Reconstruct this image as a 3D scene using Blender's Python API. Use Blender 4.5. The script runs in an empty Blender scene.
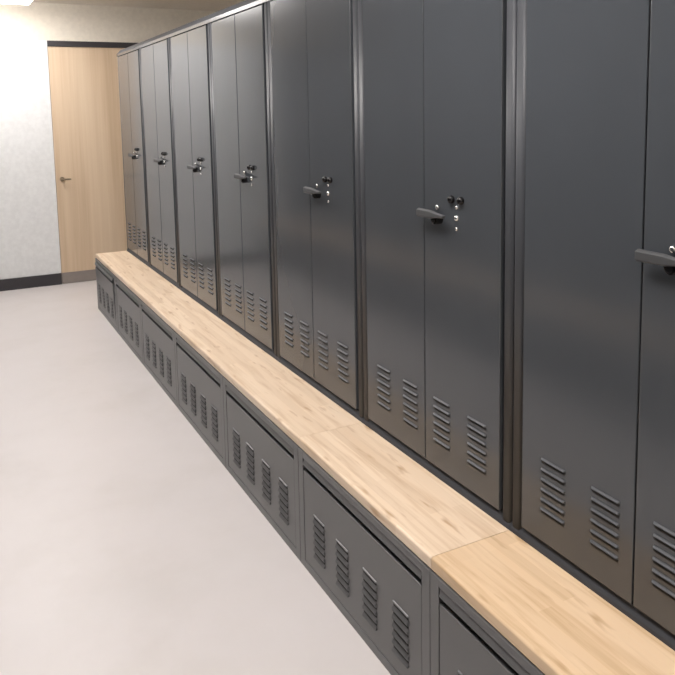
import bpy, bmesh, math, random
from mathutils import Vector, Matrix
random.seed(7)
SC = bpy.context.scene
COL = SC.collection

# ------------------------------------------------------------------ camera
YAW, PITCH, ROLL = 0.476714, -0.115864, -0.018380
F_PX, PX, PY, CAM_H = 747.34, 337.0, 199.2, 1.5431
fw = Vector((math.sin(YAW)*math.cos(PITCH), math.cos(YAW)*math.cos(PITCH), math.sin(PITCH)))
rt = Vector((math.cos(YAW), -math.sin(YAW), 0))
up = rt.cross(fw)
r2 = math.cos(ROLL)*rt + math.sin(ROLL)*up
u2 = -math.sin(ROLL)*rt + math.cos(ROLL)*up
cd = bpy.data.cameras.new('camera')
cam = bpy.data.objects.new('camera', cd)
COL.objects.link(cam)
m = Matrix((r2, u2, -fw)).transposed().to_4x4()
m.translation = Vector((0, 0, CAM_H))
cam.matrix_world = m
cd.sensor_fit = 'HORIZONTAL'
cd.sensor_width = 36.0
cd.lens = F_PX/675*36.0
cd.shift_x = -(PX-337.5)/675
cd.shift_y = (PY-337.5)/675
cd.clip_start = 0.02
SC.camera = cam

# ------------------------------------------------------------------ world, exposure
W = bpy.data.worlds.new('world')
SC.world = W
W.use_nodes = True
W.node_tree.nodes['Background'].inputs[0].default_value = (0.9, 0.93, 1.0, 1)
W.node_tree.nodes['Background'].inputs[1].default_value = 0.3
SC.view_settings.view_transform = 'Standard'
SC.view_settings.look = 'None'
SC.view_settings.gamma = 1
SC.view_settings.use_curve_mapping = False
SC.view_settings.exposure = 1.96
LAMP_STRENGTH = 4.5
LAMP_COLOUR = (1.0, 0.955, 0.93)
LAMPS = [(0.4, -1.2), (0.4, 1.4), (0.4, 3.9), (0.4, 6.3)]
CEIL = 2.56

# ------------------------------------------------------------------ dimensions
XD, XB, XF = 1.2306, 0.9799, 0.9835      # locker door plane, bench cabinet plane, bench top front edge
Y0, UW, N = 6.1483, 0.78548, 7           # far end of the run, unit width, units
YW = 7.2522                              # far wall
BT, WB = 0.450, 0.4198                   # bench top upper and lower faces
LTOP = 2.007                             # top of locker doors
LDB = 0.4819                             # bottom of locker doors
XL, XR, YN = -2.7, 3.0, -2.2
FL = 0.0365                              # frame flange

# ------------------------------------------------------------------ materials
def nt(name):
    mt = bpy.data.materials.new(name); mt.use_nodes = True
    return mt, mt.node_tree.nodes, mt.node_tree.links, mt.node_tree.nodes['Principled BSDF']

def ramp(nodes, stops):
    r = nodes.new('ShaderNodeValToRGB')
    e = r.color_ramp.elements
    while len(e) < len(stops): e.new(0.5)
    for i, (p, c) in enumerate(stops):
        e[i].position = p; e[i].color = (*c, 1)
    return r

def tex_map(n, l, scale, coord='Object'):
    t = n.new('ShaderNodeTexCoord'); mp = n.new('ShaderNodeMapping')
    mp.inputs['Scale'].default_value = scale
    l.new(t.outputs[coord], mp.inputs[0]); return mp

def plain(name, col, rough=0.5, metal=0.0, spec=0.5):
    mt, n, l, b = nt(name)
    mp = tex_map(n, l, (6, 6, 6)); no = n.new('ShaderNodeTexNoise'); no.inputs['Scale'].default_value = 5
    l.new(mp.outputs[0], no.inputs[0])
    r = ramp(n, [(0.3, [c*0.96 for c in col]), (0.7, [min(1, c*1.04) for c in col])])
    l.new(no.outputs[0], r.inputs[0]); l.new(r.outputs[0], b.inputs['Base Color'])
    b.inputs['Roughness'].default_value = rough; b.inputs['Metallic'].default_value = metal
    b.inputs['Specular IOR Level'].default_value = spec
    return mt

def paint(name, col, rough, spec=0.5, bump=0.02, ior=1.5):
    mt, n, l, b = nt(name)
    mp = tex_map(n, l, (1, 1, 1)); no = n.new('ShaderNodeTexNoise')
    no.inputs['Scale'].default_value = 2.2; no.inputs['Detail'].default_value = 4
    l.new(mp.outputs[0], no.inputs[0])
    r = ramp(n, [(0.3, [c*0.95 for c in col]), (0.7, [c*1.05 for c in col])])
    l.new(no.outputs[0], r.inputs[0]); l.new(r.outputs[0], b.inputs['Base Color'])
    b.inputs['Roughness'].default_value = rough; b.inputs['Specular IOR Level'].default_value = spec
    b.inputs['IOR'].default_value = ior
    n2 = n.new('ShaderNodeTexNoise'); n2.inputs['Scale'].default_value = 1.3; n2.inputs['Detail'].default_value = 1
    l.new(mp.outputs[0], n2.inputs[0])
    bp = n.new('ShaderNodeBump'); bp.inputs['Strength'].default_value = bump; bp.inputs['Distance'].default_value = 0.05
    l.new(n2.outputs[0], bp.inputs['Height']); l.new(bp.outputs[0], b.inputs['Normal'])
    return mt

STEEL = paint('grey_locker_paint', (0.058, 0.064, 0.072), 0.17, ior=1.64, bump=0.006)
HOODM = paint('grey_louver_paint', (0.070, 0.075, 0.083), 0.42, ior=1.5, bump=0.0)
FLANGEM = paint('grey_frame_paint', (0.048, 0.051, 0.058), 0.45, ior=1.36, bump=0.0)
BENCHSTEEL = paint('grey_bench_paint', (0.094, 0.095, 0.097), 0.36, ior=1.65)
DARK = plain('slot_shadow_black', (0.012, 0.012, 0.013), 0.8)
HANDLE = plain('grey_handle_metal', (0.055, 0.057, 0.06), 0.5, 0.1)
BLACK = plain('black_plastic', (0.006, 0.006, 0.007), 0.16, 0.0, 0.35)
CHROME = plain('bright_chrome', (0.8, 0.8, 0.78), 0.18, 1.0)
TRIM = plain('dark_trim_paint', (0.035, 0.032, 0.036), 0.5)
KICK = plain('grey_brown_kickboard', (0.26, 0.225, 0.205), 0.5)
WALLWHITE = plain('light_grey_wall_paint', (0.74, 0.75, 0.75), 0.85)
WALLBEIGE = plain('beige_wall_paint', (0.74, 0.69, 0.60), 0.85)
WALLDARK = plain('charcoal_wall_paint', (0.10, 0.10, 0.105), 0.7)
CEILM = plain('ceiling_paint', (0.72, 0.67, 0.60), 0.9)
LAMPFRAME = plain('white_lamp_frame', (0.7, 0.7, 0.7), 0.5)

def make_floor_mat():
    mt, n, l, b = nt('polished_concrete')
    mp = tex_map(n, l, (1, 1, 1))
    no = n.new('ShaderNodeTexNoise'); no.inputs['Scale'].default_value = 1.6; no.inputs['Detail'].default_value = 8; no.inputs['Roughness'].default_value = 0.62
    l.new(mp.outputs[0], no.inputs[0])
    r = ramp(n, [(0.25, (0.575, 0.54, 0.52)), (0.5, (0.625, 0.59, 0.58)), (0.8, (0.655, 0.62, 0.615))])
    l.new(no.outputs[0], r.inputs[0]); l.new(r.outputs[0], b.inputs['Base Color'])
    b.inputs['Roughness'].default_value = 0.38
    b.inputs['Specular IOR Level'].default_value = 0.35
    return mt
FLOORM = make_floor_mat()

def make_panel_wood():
    mt, n, l, b = nt('pale_maple_veneer')
    mp = tex_map(n, l, (5.5, 5.5, 0.22))
    no = n.new('ShaderNodeTexNoise'); no.inputs['Scale'].default_value = 1.7; no.inputs['Detail'].default_value = 3
    l.new(mp.outputs[0], no.inputs[0])
    mp2 = tex_map(n, l, (60, 60, 1.0))
    n2 = n.new('ShaderNodeTexNoise'); n2.inputs['Scale'].default_value = 1.5; n2.inputs['Detail'].default_value = 5
    l.new(mp2.outputs[0], n2.inputs[0])
    mx = n.new('ShaderNodeMix'); mx.data_type = 'FLOAT'; mx.inputs[0].default_value = 0.25
    l.new(no.outputs[0], mx.inputs[2]); l.new(n2.outputs[0], mx.inputs[3])
    r = ramp(n, [(0.30, (0.53, 0.385, 0.25)), (0.5, (0.64, 0.49, 0.34)), (0.72, (0.72, 0.58, 0.42))])
    l.new(mx.outputs[0], r.inputs[0]); l.new(r.outputs[0], b.inputs['Base Color'])
    b.inputs['Roughness'].default_value = 0.5
    return mt
MAPLE = make_panel_wood()

def make_bench_wood(name, c1, c2, seed):
    """edge-glued beech staves running along Y, each stave its own tone"""
    mt, n, l, b = nt(name)
    tc = n.new('ShaderNodeTexCoord')
    def rot_brick(c1, c2, w, h, seed):
        mp = n.new('ShaderNodeMapping')
        mp.inputs['Rotation'].default_value = (0, 0, math.pi/2)
        mp.inputs['Location'].default_value = (seed, seed*0.37, 0)
        l.new(tc.outputs['Object'], mp.inputs[0])
        br = n.new('ShaderNodeTexBrick')
        br.inputs['Scale'].default_value = 1.0
        br.inputs['Mortar Size'].default_value = 0.0
        br.inputs['Brick Width'].default_value = w
        br.inputs['Row Height'].default_value = h
        br.inputs['Bias'].default_value = 0.0
        br.offset = 0.37; br.squash = 1.0
        br.inputs['Color1'].default_value = (*c1, 1); br.inputs['Color2'].default_value = (*c2, 1)
        l.new(mp.outputs[0], br.inputs[0]); return br
    b1 = rot_brick(c1, c2, 0.62, 0.036, seed)
    mp = n.new('ShaderNodeMapping'); mp.inputs['Scale'].default_value = (26, 1.6, 26)
    l.new(tc.outputs['Object'], mp.inputs[0])
    no = n.new('ShaderNodeTexNoise'); no.inputs['Scale'].default_value = 2.0; no.inputs['Detail'].default_value = 6; no.inputs['Distortion'].default_value = 0.4
    l.new(mp.outputs[0], no.inputs[0])
    g = ramp(n, [(0.30, (0.80, 0.72, 0.62)), (0.52, (1, 1, 1)), (0.75, (1.0, 0.97, 0.93))])
    l.new(no.outputs[0], g.inputs[0])
    mu = n.new('ShaderNodeMix'); mu.data_type = 'RGBA'; mu.blend_type = 'MULTIPLY'; mu.inputs[0].default_value = 0.8
    l.new(b1.outputs[0], mu.inputs[6]); l.new(g.outputs[0], mu.inputs[7])
    # scattered short brown flecks and mineral streaks
    mp3 = n.new('ShaderNodeMapping'); mp3.inputs['Scale'].default_value = (34, 6.5, 34)
    l.new(tc.outputs['Object'], mp3.inputs[0])
    n3 = n.new('ShaderNodeTexNoise'); n3.inputs['Scale'].default_value = 1.0; n3.inputs['Detail'].default_value = 2
    l.new(mp3.outputs[0], n3.inputs[0])
    f = ramp(n, [(0.62, (0, 0, 0)), (0.74, (1, 1, 1))]); l.new(n3.outputs[0], f.inputs[0])
    fm = n.new('ShaderNodeMath'); fm.operation = 'MULTIPLY'; fm.inputs[1].default_value = 0.8
    l.new(f.outputs[0], fm.inputs[0])
    m2 = n.new('ShaderNodeMix'); m2.data_type = 'RGBA'
    l.new(fm.outputs[0], m2.inputs[0]); l.new(mu.outputs[2], m2.inputs[6]); m2.inputs[7].default_value = (0.46, 0.28, 0.14, 1)
    l.new(m2.outputs[2], b.inputs['Base Color'])
    b.inputs['Roughness'].default_value = 0.36
    b.inputs['Specular IOR Level'].default_value = 0.45
    return mt
BEECH = make_bench_wood('beech_butcher_block', (0.83, 0.67, 0.51), (0.72, 0.56, 0.405), 3.1)
BEECH_WARM = make_bench_wood('honey_beech_butcher_block', (0.78, 0.59, 0.40), (0.67, 0.485, 0.305), 5.3)

def emit(name, col, s):
    mt, n, l, b = nt(name)
    b.inputs['Base Color'].default_value = (0.9, 0.9, 0.9, 1)
    b.inputs['Emission Color'].default_value = (*col, 1); b.inputs['Emission Strength'].default_value = s
    return mt
LAMPM = emit('lamp_diffuser', LAMP_COLOUR, LAMP_STRENGTH)

# ------------------------------------------------------------------ helpers
def box(bm, x0, x1, y0, y1, z0, z1, mi=0):
    vs = [bm.verts.new((x, y, z)) for x in (x0, x1) for y in (y0, y1) for z in (z0, z1)]
    for f in ((0, 1, 3, 2), (4, 6, 7, 5), (0, 4, 5, 1), (2, 3, 7, 6), (0, 2, 6, 4), (1, 5, 7, 3)):
        fc = bm.faces.new([vs[i] for i in f]); fc.material_index = mi

def prism_y(bm, prof, y0, y1, mi=0, face_mats=None):
    """profile of (x, z) points extruded along Y"""
    a = [bm.verts.new((x, y0, z)) for x, z in prof]
    b = [bm.verts.new((x, y1, z)) for x, z in prof]
    n = len(prof)
    for i in range(n):
        f = bm.faces.new((a[i], a[(i+1) % n], b[(i+1) % n], b[i])); f.material_index = mi if not face_mats else face_mats[i]
    bm.faces.new(a[::-1]).material_index = mi; bm.faces.new(b).material_index = mi

def cyl_x(bm, x0, x1, cy, cz, r, seg=20, r1=None, mi=0):
    r1 = r if r1 is None else r1
    a = [bm.verts.new((x0, cy+r*math.cos(t*2*math.pi/seg), cz+r*math.sin(t*2*math.pi/seg))) for t in range(seg)]
    b = [bm.verts.new((x1, cy+r1*math.cos(t*2*math.pi/seg), cz+r1*math.sin(t*2*math.pi/seg))) for t in range(seg)]
    for i in range(seg):
        bm.faces.new((a[i], a[(i+1) % seg], b[(i+1) % seg], b[i])).material_index = mi
    bm.faces.new(a[::-1]).material_index = mi; bm.faces.new(b).material_index = mi

def dome(bm, cx, cy, cz, r, squash=0.8):
    ret = bmesh.ops.create_uvsphere(bm, u_segments=16, v_segments=10, radius=r)
    for v in ret['verts']:
        v.co = Vector((v.co.x*squash+cx, v.co.y+cy, v.co.z+cz))

def obj(name, bm, mats, parent=None, bevel=0.0, seg=2, smooth=False):
    bmesh.ops.recalc_face_normals(bm, faces=bm.faces)
    me = bpy.data.meshes.new(name); bm.to_mesh(me); bm.free()
    for mt in (mats if isinstance(mats, (list, tuple)) else [mats]): me.materials.append(mt)
    if smooth:
        for p in me.polygons: p.use_smooth = True
    o = bpy.data.objects.new(name, me); COL.objects.link(o)
    if parent: o.parent = parent
    if bevel:
        md = o.modifiers.new('bevel', 'BEVEL'); md.width = bevel; md.segments = seg; md.limit_method = 'ANGLE'
        md.angle_limit = math.radians(35)
        md.harden_normals = False
    return o

def thing(name, label, cat, loc, group=None):
    o = bpy.data.objects.new(name, None); COL.objects.link(o)
    o.empty_display_size = 0.1
    o.location = loc; o['label'] = label; o['category'] = cat
    if group: o['group'] = group
    return o

def struct(name, bm, mt, parent=None, bevel=0):
    o = obj(name, bm, mt, parent, bevel)
    if not parent: o['kind'] = 'structure'
    return o

def dup_tree(o, parent=None):
    c = o.copy(); COL.objects.link(c); c.parent = parent
    for ch in list(o.children): dup_tree(ch, c)
    return c

# ------------------------------------------------------------------ the setting
def slab(name, x0, x1, y0, y1, z0, z1, mt):
    bm = bmesh.new(); box(bm, x0, x1, y0, y1, z0, z1); return struct(name, bm, mt)

slab('floor', XL-.1, XR+.1, YN-.1, YW+.1, -0.1, 0, FLOORM)
slab('ceiling', XL-.1, XR+.1, YN-.1, YW+.1, CEIL, CEIL+.1, CEILM)
slab('wall_left', XL-.1, XL, YN, YW, 0, CEIL, WALLDARK)
slab('wall_right', XR, XR+.1, YN, YW, 0, CEIL, WALLBEIGE)
slab('wall_front', XL-.1, XR+.1, YN-.1, YN, 0, CEIL, WALLBEIGE)
# far wall: light painted stretch, unseen dark stretch added to darken the door reflections, wood door beside the lockers
DX0, DX1 = 0.845, 2.245
bm = bmesh.new()
box(bm, XL-.1, XR+.1, YW, YW+.12, 2.2289, CEIL)
struct('wall_back', bm, WALLBEIGE)
slab('wall_back_lower', -0.55, DX0, YW, YW+.12, 0.0, 2.2289, WALLWHITE)
slab('wall_back_corner', DX1, XR+.1, YW, YW+.12, 0.0, 2.2289, WALLBEIGE)
slab('wall_back_unseen_dark', XL-.1, -0.55, YW, YW+.12, 0, 2.2289, WALLDARK)
slab('baseboard_back', XL, DX0, YW-.014, YW, 0, 0.105, TRIM)
slab('trim_1', DX0, DX1, YW-.012, YW+.05, 2.1785, 2.2289, TRIM)

# wooden door with grey kick board and small lever handle
bm = bmesh.new(); box(bm, DX0+.004, DX1-.004, YW-.002, YW+.045, 0.004, 2.1785)
door = struct('door_1', bm, MAPLE, bevel=0.0015)
bm = bmesh.new(); box(bm, DX0+.004, DX1-.004, YW-.012, YW-.002, 0.004, 0.1055)
struct('kick_board', bm, KICK, door)
bm = bmesh.new()
for (a, bb, r) in ((YW-.012, YW-.002, .022), (YW-.05, YW-.012, .008)):
    vs = bmesh.ops.create_cone(bm, cap_ends=True, segments=20, radius1=r, radius2=r, depth=bb-a)['verts']
    bmesh.ops.rotate(bm, verts=vs, matrix=Matrix.Rotation(math.pi/2, 3, 'X'))
    bmesh.ops.translate(bm, verts=vs, vec=(0.902, (a+bb)/2, 0.977))
box(bm, 0.896, 0.975, YW-.058, YW-.044, 0.970, 0.984)
struct('door_handle', bm, plain('dull_steel', (0.33, 0.27, 0.2), 0.3, 0.9), door, bevel=0.002)

# ------------------------------------------------------------------ ceiling lamps
for i, (lx, ly) in enumerate(LAMPS):
    t = thing('ceiling_light', ['white rectangular ceiling panel light nearest the viewer', 'white rectangular ceiling panel light, second from the viewer', 'white rectangular ceiling panel light, third from the viewer', 'white rectangular ceiling panel light nearest the wooden door'][i], 'ceiling light', (lx, ly, CEIL), 'ceiling panel lights')
    bm = bmesh.new()
    w, h = 0.6, 1.2
    box(bm, -w/2, -w/2+.02, -h/2, h/2, -.02, 0); box(bm, w/2-.02, w/2, -h/2, h/2, -.02, 0)
    box(bm, -w/2+.02, w/2-.02, -h/2, -h/2+.02, -.02, 0); box(bm, -w/2+.02, w/2-.02, h/2-.02, h/2, -.02, 0)
    obj('lamp_frame', bm, LAMPFRAME, t)
    bm = bmesh.new(); box(bm, -w/2+.021, w/2-.021, -h/2+.021, h/2-.021, -.075, -.004)
    obj('diffuser', bm, LAMPM, t)

# ------------------------------------------------------------------ louvres
LCOLS = (0.1545, 0.3155, 0.4835, 0.648)
def louvers(bm, s, xs, ztop, n, pitch, w, proud, tilt):
    """pressed louvres: a short rounded hood over an open dark slit, then a strip of sheet, slightly tilted when tilt > 0"""
    ya, yb = -s-w/2, -s+w/2
    def strip(p, q, ins0, ins1, mi=0, smooth=False):
        f = bm.faces.new((bm.verts.new((xs-p[0], ya+ins0, p[1])), bm.verts.new((xs-p[0], yb-ins0, p[1])),
                          bm.verts.new((xs-q[0], yb-ins1, q[1])), bm.verts.new((xs-q[0], ya+ins1, q[1]))))
        f.material_index = mi
    for i in range(n):
        z = ztop-i*pitch
        prof = [(0.0002, z), (proud*.6, z-.0012), (proud*.92, z-.0026), (proud, z-.0046)]
        ins = (.001, .0025, .0035, .004)
        for a in range(3):
            strip(prof[a], prof[a+1], ins[a], ins[a+1])
        for sg, y in ((1, ya), (-1, yb)):           # cheeks
            vs = [bm.verts.new((xs-p[0], y+sg*t, p[1])) for p, t in zip(prof, ins)]
            vs.append(bm.verts.new((xs-.0002, y+sg*.0, z-.0058)))
            bm.faces.new(vs)
        strip((proud, z-.0046), (.0008, z-.0052), .004, .001, 1)  # shade under the hood and in the slit coloured black
        strip((.0008, z-.0052), (.0008, z-.0135), .001, .003, 1)
        if tilt > 0:
            strip((.001, z-.0140), (tilt, z-pitch), .002, .002)
            for y in (ya+.002, yb-.002):
                bm.faces.new([bm.verts.new((xs-.001, y, z-.0140)), bm.verts.new((xs-tilt, y, z-pitch)), bm.verts.new((xs, y, z-pitch))])

# ------------------------------------------------------------------ locker
SEAM = 0.395
G = 0.0076
def make_locker():
    """origin at the far front foot of the unit: +X into the locker, -Y towards the viewer"""
    t = thing('locker', '', 'locker', (XD, Y0, 0), 'grey two-door lockers in a row')
    D = 0.52
    e = 0.0006
    bm = bmesh.new()
    ya, yb = -UW+e, -e
    # outer shell
    box(bm, 0.021, D, yb-.0015, yb, 0.0, 2.03)
    box(bm, 0.021, D, ya, ya+.0015, 0.0, 2.03)
    box(bm, D-.002, D, ya+.0015, yb-.0015, 0, 2.03)
    # flanges
    for c0, c1 in ((yb-FL, yb-.0005), (ya+.0005, ya+FL)):
        ring = [(0.02, c0), (0.02, c1)]
        nn = 12
        arc = [(0.004+0.006*(abs(2*q/nn-1)**5), c1+(c0-c1)*q/nn) for q in range(nn+1)]
        low = [bm.verts.new((x, y, 0.452)) for x, y in ring+arc]
        top = [bm.verts.new((x, y, 2.012)) for x, y in ring+arc]
        L = len(low)
        for q in range(L):
            f = bm.faces.new((low[q], low[(q+1) % L], top[(q+1) % L], top[q]))
            f.smooth = 2 <= q < L-1
            f.material_index = 2
        bm.faces.new(low).material_index = 2; bm.faces.new(top[::-1]).material_index = 2
    prism_y(bm, [(.0, 0), (.0, .4515), (.0015, .458), (.0115, LDB-G), (.02, LDB-G), (.02, 0)], ya, yb, 2)
    box(bm, 0.0, 0.02, ya+.0005, yb-.0005, 2.012, 2.03)
    # black sheet standing in for the shade behind the door gaps
    box(bm, 0.022, 0.024, ya+.0015, yb-.0015, 0.40, 2.03, 1)
    # sloped top
    prism_y(bm, [(0.0, 2.03), (0.028, 2.0625), (D, 2.0625), (D, 2.03)], ya, yb, 2)
    obj('frame', bm, [STEEL, DARK, FLANGEM], t)
    doors = []
    for side in (0, 1):
        s0, s1 = (FL+G, SEAM-.0022) if side == 0 else (SEAM+.0022, UW-FL-G)
        bm = bmesh.new()
        x = 0.0005
        box(bm, x, 0.018, -s1, -s0, LDB, LTOP)
        d = obj('door', bm, [STEEL, DARK], t, bevel=0.0018)
        bm = bmesh.new()
        for s in (LCOLS[0:2] if side == 0 else LCOLS[2:4]):
            louvers(bm, s, x, 0.6975, 6, 0.0255, 0.082, 0.0055, 0)
            obj('vent_louvers', bm, [HOODM, DARK], d)
            bm = bmesh.new()
        bm.free()
        doors.append(d)
    d = doors[1]
    # swing handle: round hub and flat lever reaching across the seam
    zc = 1.249
    bm = bmesh.new(); cyl_x(bm, -.022, 0.0006, -0.478, 1.235, 0.0145)
    cyl_x(bm, -.026, -.022, -0.478, 1.235, 0.010)
    obj('handle_hub', bm, BLACK, d, bevel=0.001)
    bm = bmesh.new()
    pts = [(-.405, .0125), (-.47, .0120), (-.50, .007), (-.53, .0045), (-.535, 0.003)]
    prev = None
    rings = []
    for y, hh in pts:
        rings.append([bm.verts.new((xx, y, zc+zz)) for xx, zz in ((-.034, hh*.7), (-.026, hh), (-.022, hh), (-.022, -hh), (-.026, -hh), (-.034, -hh*.7))])
    for a, b in zip(rings, rings[1:]):
        for i in range(6): bm.faces.new((a[i], a[(i+1) % 6], b[(i+1) % 6], b[i]))
    bm.faces.new(rings[0]); bm.faces.new(rings[-1][::-1])
    obj('lever', bm, HANDLE, d, bevel=0.0015)
    bm = bmesh.new(); dome(bm, -.004, -0.468, 1.268, 0.0068, .5)
    obj('screw', bm, CHROME, d, smooth=True)
    for zz, r in ((1.276, .0052), (1.246, .0082), (1.216, .0052)):
        bm = bmesh.new(); dome(bm, -.001, -0.556, zz, r, .7)
        obj('rivet', bm, CHROME, d, smooth=True)
    for yy in (-0.536, -0.579):
        bm = bmesh.new(); dome(bm, -.004, yy, 1.297, 0.0115, 1.0)
        obj('stud', bm, BLACK, d, smooth=True)
    return t

lk_labels = [
    'dark grey locker at the far end of the row, beside the wooden door',
    'grey two-door locker, second from the wooden door',
    'grey two-door locker, third from the wooden door',
    'grey two-door locker, middle of the seven in the row',
    'charcoal two-door locker, fifth from the wooden door, its handle straight above the bench joint',
    'charcoal two-door locker second nearest, with its whole lever handle and black studs showing',
    'nearest charcoal locker at the right edge, cut off by the frame']
lk_labels[4] = 'charcoal two-door locker, fifth from the wooden door and third nearest'
first = make_locker()
for k in range(N):
    o = first if k == 0 else dup_tree(first)
    o.location = (XD, Y0-k*UW, 0)
    o['label'] = lk_labels[k]

# ------------------------------------------------------------------ bench cabinets
OT = 0.394      # top of the opening
def make_bench():
    t = thing('bench_cabinet', '', 'cabinet', (XB, Y0, 0), 'low cabinets under the bench')
    D = XD-XB-0.003
    e = 0.0006
    ya, yb = -UW+e, -e
    bm = bmesh.new()
    H = WB-.0005
    box(bm, 0, D, yb-.0015, yb, 0, H-.0035); box(bm, 0, D, ya, ya+.0015, 0, H-.0035)
    box(bm, D-.002, D, ya+.0015, yb-.0015, 0, H)
    box(bm, 0, .02, yb-FL, yb-.0015, 0, H-.0035); box(bm, 0, .02, ya+.0015, ya+FL, 0, H-.0035)
    box(bm, 0, .02, ya+FL, yb-FL, OT, H-.0035); box(bm, 0, .02, ya+FL, yb-FL, 0, .028)
    box(bm, .012, D, ya, yb, H-.004, H)
    box(bm, .045, .047, ya+.0015, yb-.0015, .0, H-.002, 1)  # black backing sheet standing in for shade behind the finger slot
    obj('frame', bm, [BENCHSTEEL, DARK], t, bevel=0.001)
    # drop front: flat panel, finger slot, lip strip above it
    bm = bmesh.new()
    a, b = -(UW-FL-.003), -(FL+.003)
    box(bm, .001, .018, a, b, .0305, 0.352)
    fr = obj('front_panel', bm, [BENCHSTEEL, DARK], t, bevel=0.0015)
    bm = bmesh.new()
    for s in LCOLS:
        louvers(bm, s, .001, 0.232, 6, 0.0245, 0.080, 0.0045, 0.0065)
        obj('vent_louvers', bm, [BENCHSTEEL, DARK], fr)
        bm = bmesh.new()
    bm.free()
    bm = bmesh.new()
    prism_y(bm, [(0.004, OT-.003), (-.001, 0.371), (.004, 0.371), (.010, 0.380), (.012, OT-.003)], a, b)
    obj('finger_pull', bm, BENCHSTEEL, fr)
    return t
bl = [
    'low louvred bench cabinet at the far end of the bench, its front slightly ajar',
    'low louvred bench cabinet, second from the far end',
    'low louvred bench cabinet, third from the far end',
    'low louvred bench cabinet, middle of the seven under the bench',
    'low louvred bench cabinet, fifth from the far end, left of the first board joint',
    'low louvred bench cabinet under the short bench top board between the two joints',
    'nearest low bench cabinet, cut off at the bottom edge right of the last joint']
fb = make_bench()
for k in range(N):
    o = fb if k == 0 else dup_tree(fb)
    o.location = (XB, Y0-k*UW, 0)
    o['label'] = bl[k]

# ------------------------------------------------------------------ bench tops
def bench_top(k0, k1, label, wood):
    ya, yb = Y0-k1*UW+.0008, Y0-k0*UW-.0008
    L = yb-ya
    bm = bmesh.new()
    r = .007
    w = XD-.001-XF
    prof = [(0, 0), (0, .030-r)]
    for i in range(1, 7):
        t = i/6*math.pi/2
        prof.append((r-r*math.cos(t), .0302-r+r*math.sin(t)))
    prof += [(w, .0302), (w, 0)]
    prism_y(bm, prof, -L, 0)
    o = obj('bench_board', bm, wood, None, bevel=0.0)
    o.location = (XF, yb, WB)
    o['label'] = label; o['category'] = 'bench board'; o['group'] = 'wooden bench boards'
    return o
bench_top(0, 5, 'long pale wooden bench top board reaching to the wooden door end', BEECH)
bench_top(5, 6, 'short pale wooden bench top board lying between the two visible joints', BEECH)
bench_top(6, 7, 'wooden bench top board nearest the viewer in the lower right corner', BEECH_WARM)

# ------------------------------------------------------------------ the facing row across the aisle (seen mirrored in the doors)
OXD, OXB, OY = -0.64, -0.39, 7.20
for k in range(9):
    o = dup_tree(first)
    o.rotation_euler = (0, 0, math.pi)
    o.location = (OXD, OY-(k+1)*UW, 0)
    o['label'] = 'grey two-door locker of the facing row across the aisle'
    o['group'] = 'lockers across the aisle'
    c = dup_tree(fb)
    c.rotation_euler = (0, 0, math.pi)
    c.location = (OXB, OY-(k+1)*UW, 0)
    c['label'] = 'low bench cabinet of the facing row across the aisle'
    c['group'] = 'bench cabinets across the aisle'
first_board = [x for x in COL.objects if x.name == 'bench_board'][0]
bm = bmesh.new()
prism_y(bm, [(-.246, 0), (-.246, .0302), (-.009, .0302), (-.003, .028), (0, .021), (0, 0)], -9*UW, 0)
o = obj('bench_board', bm, BEECH)
o.location = (OXB-.0035, OY, WB)
o['label'] = 'pale wooden bench board of the facing row across the aisle'; o['category'] = 'bench board'

# the farthest bench cabinet's drop front hangs a little open
for ch in fb.children:
    if ch.name.startswith('front_panel'): ch.rotation_euler = (0, -0.032, 0)
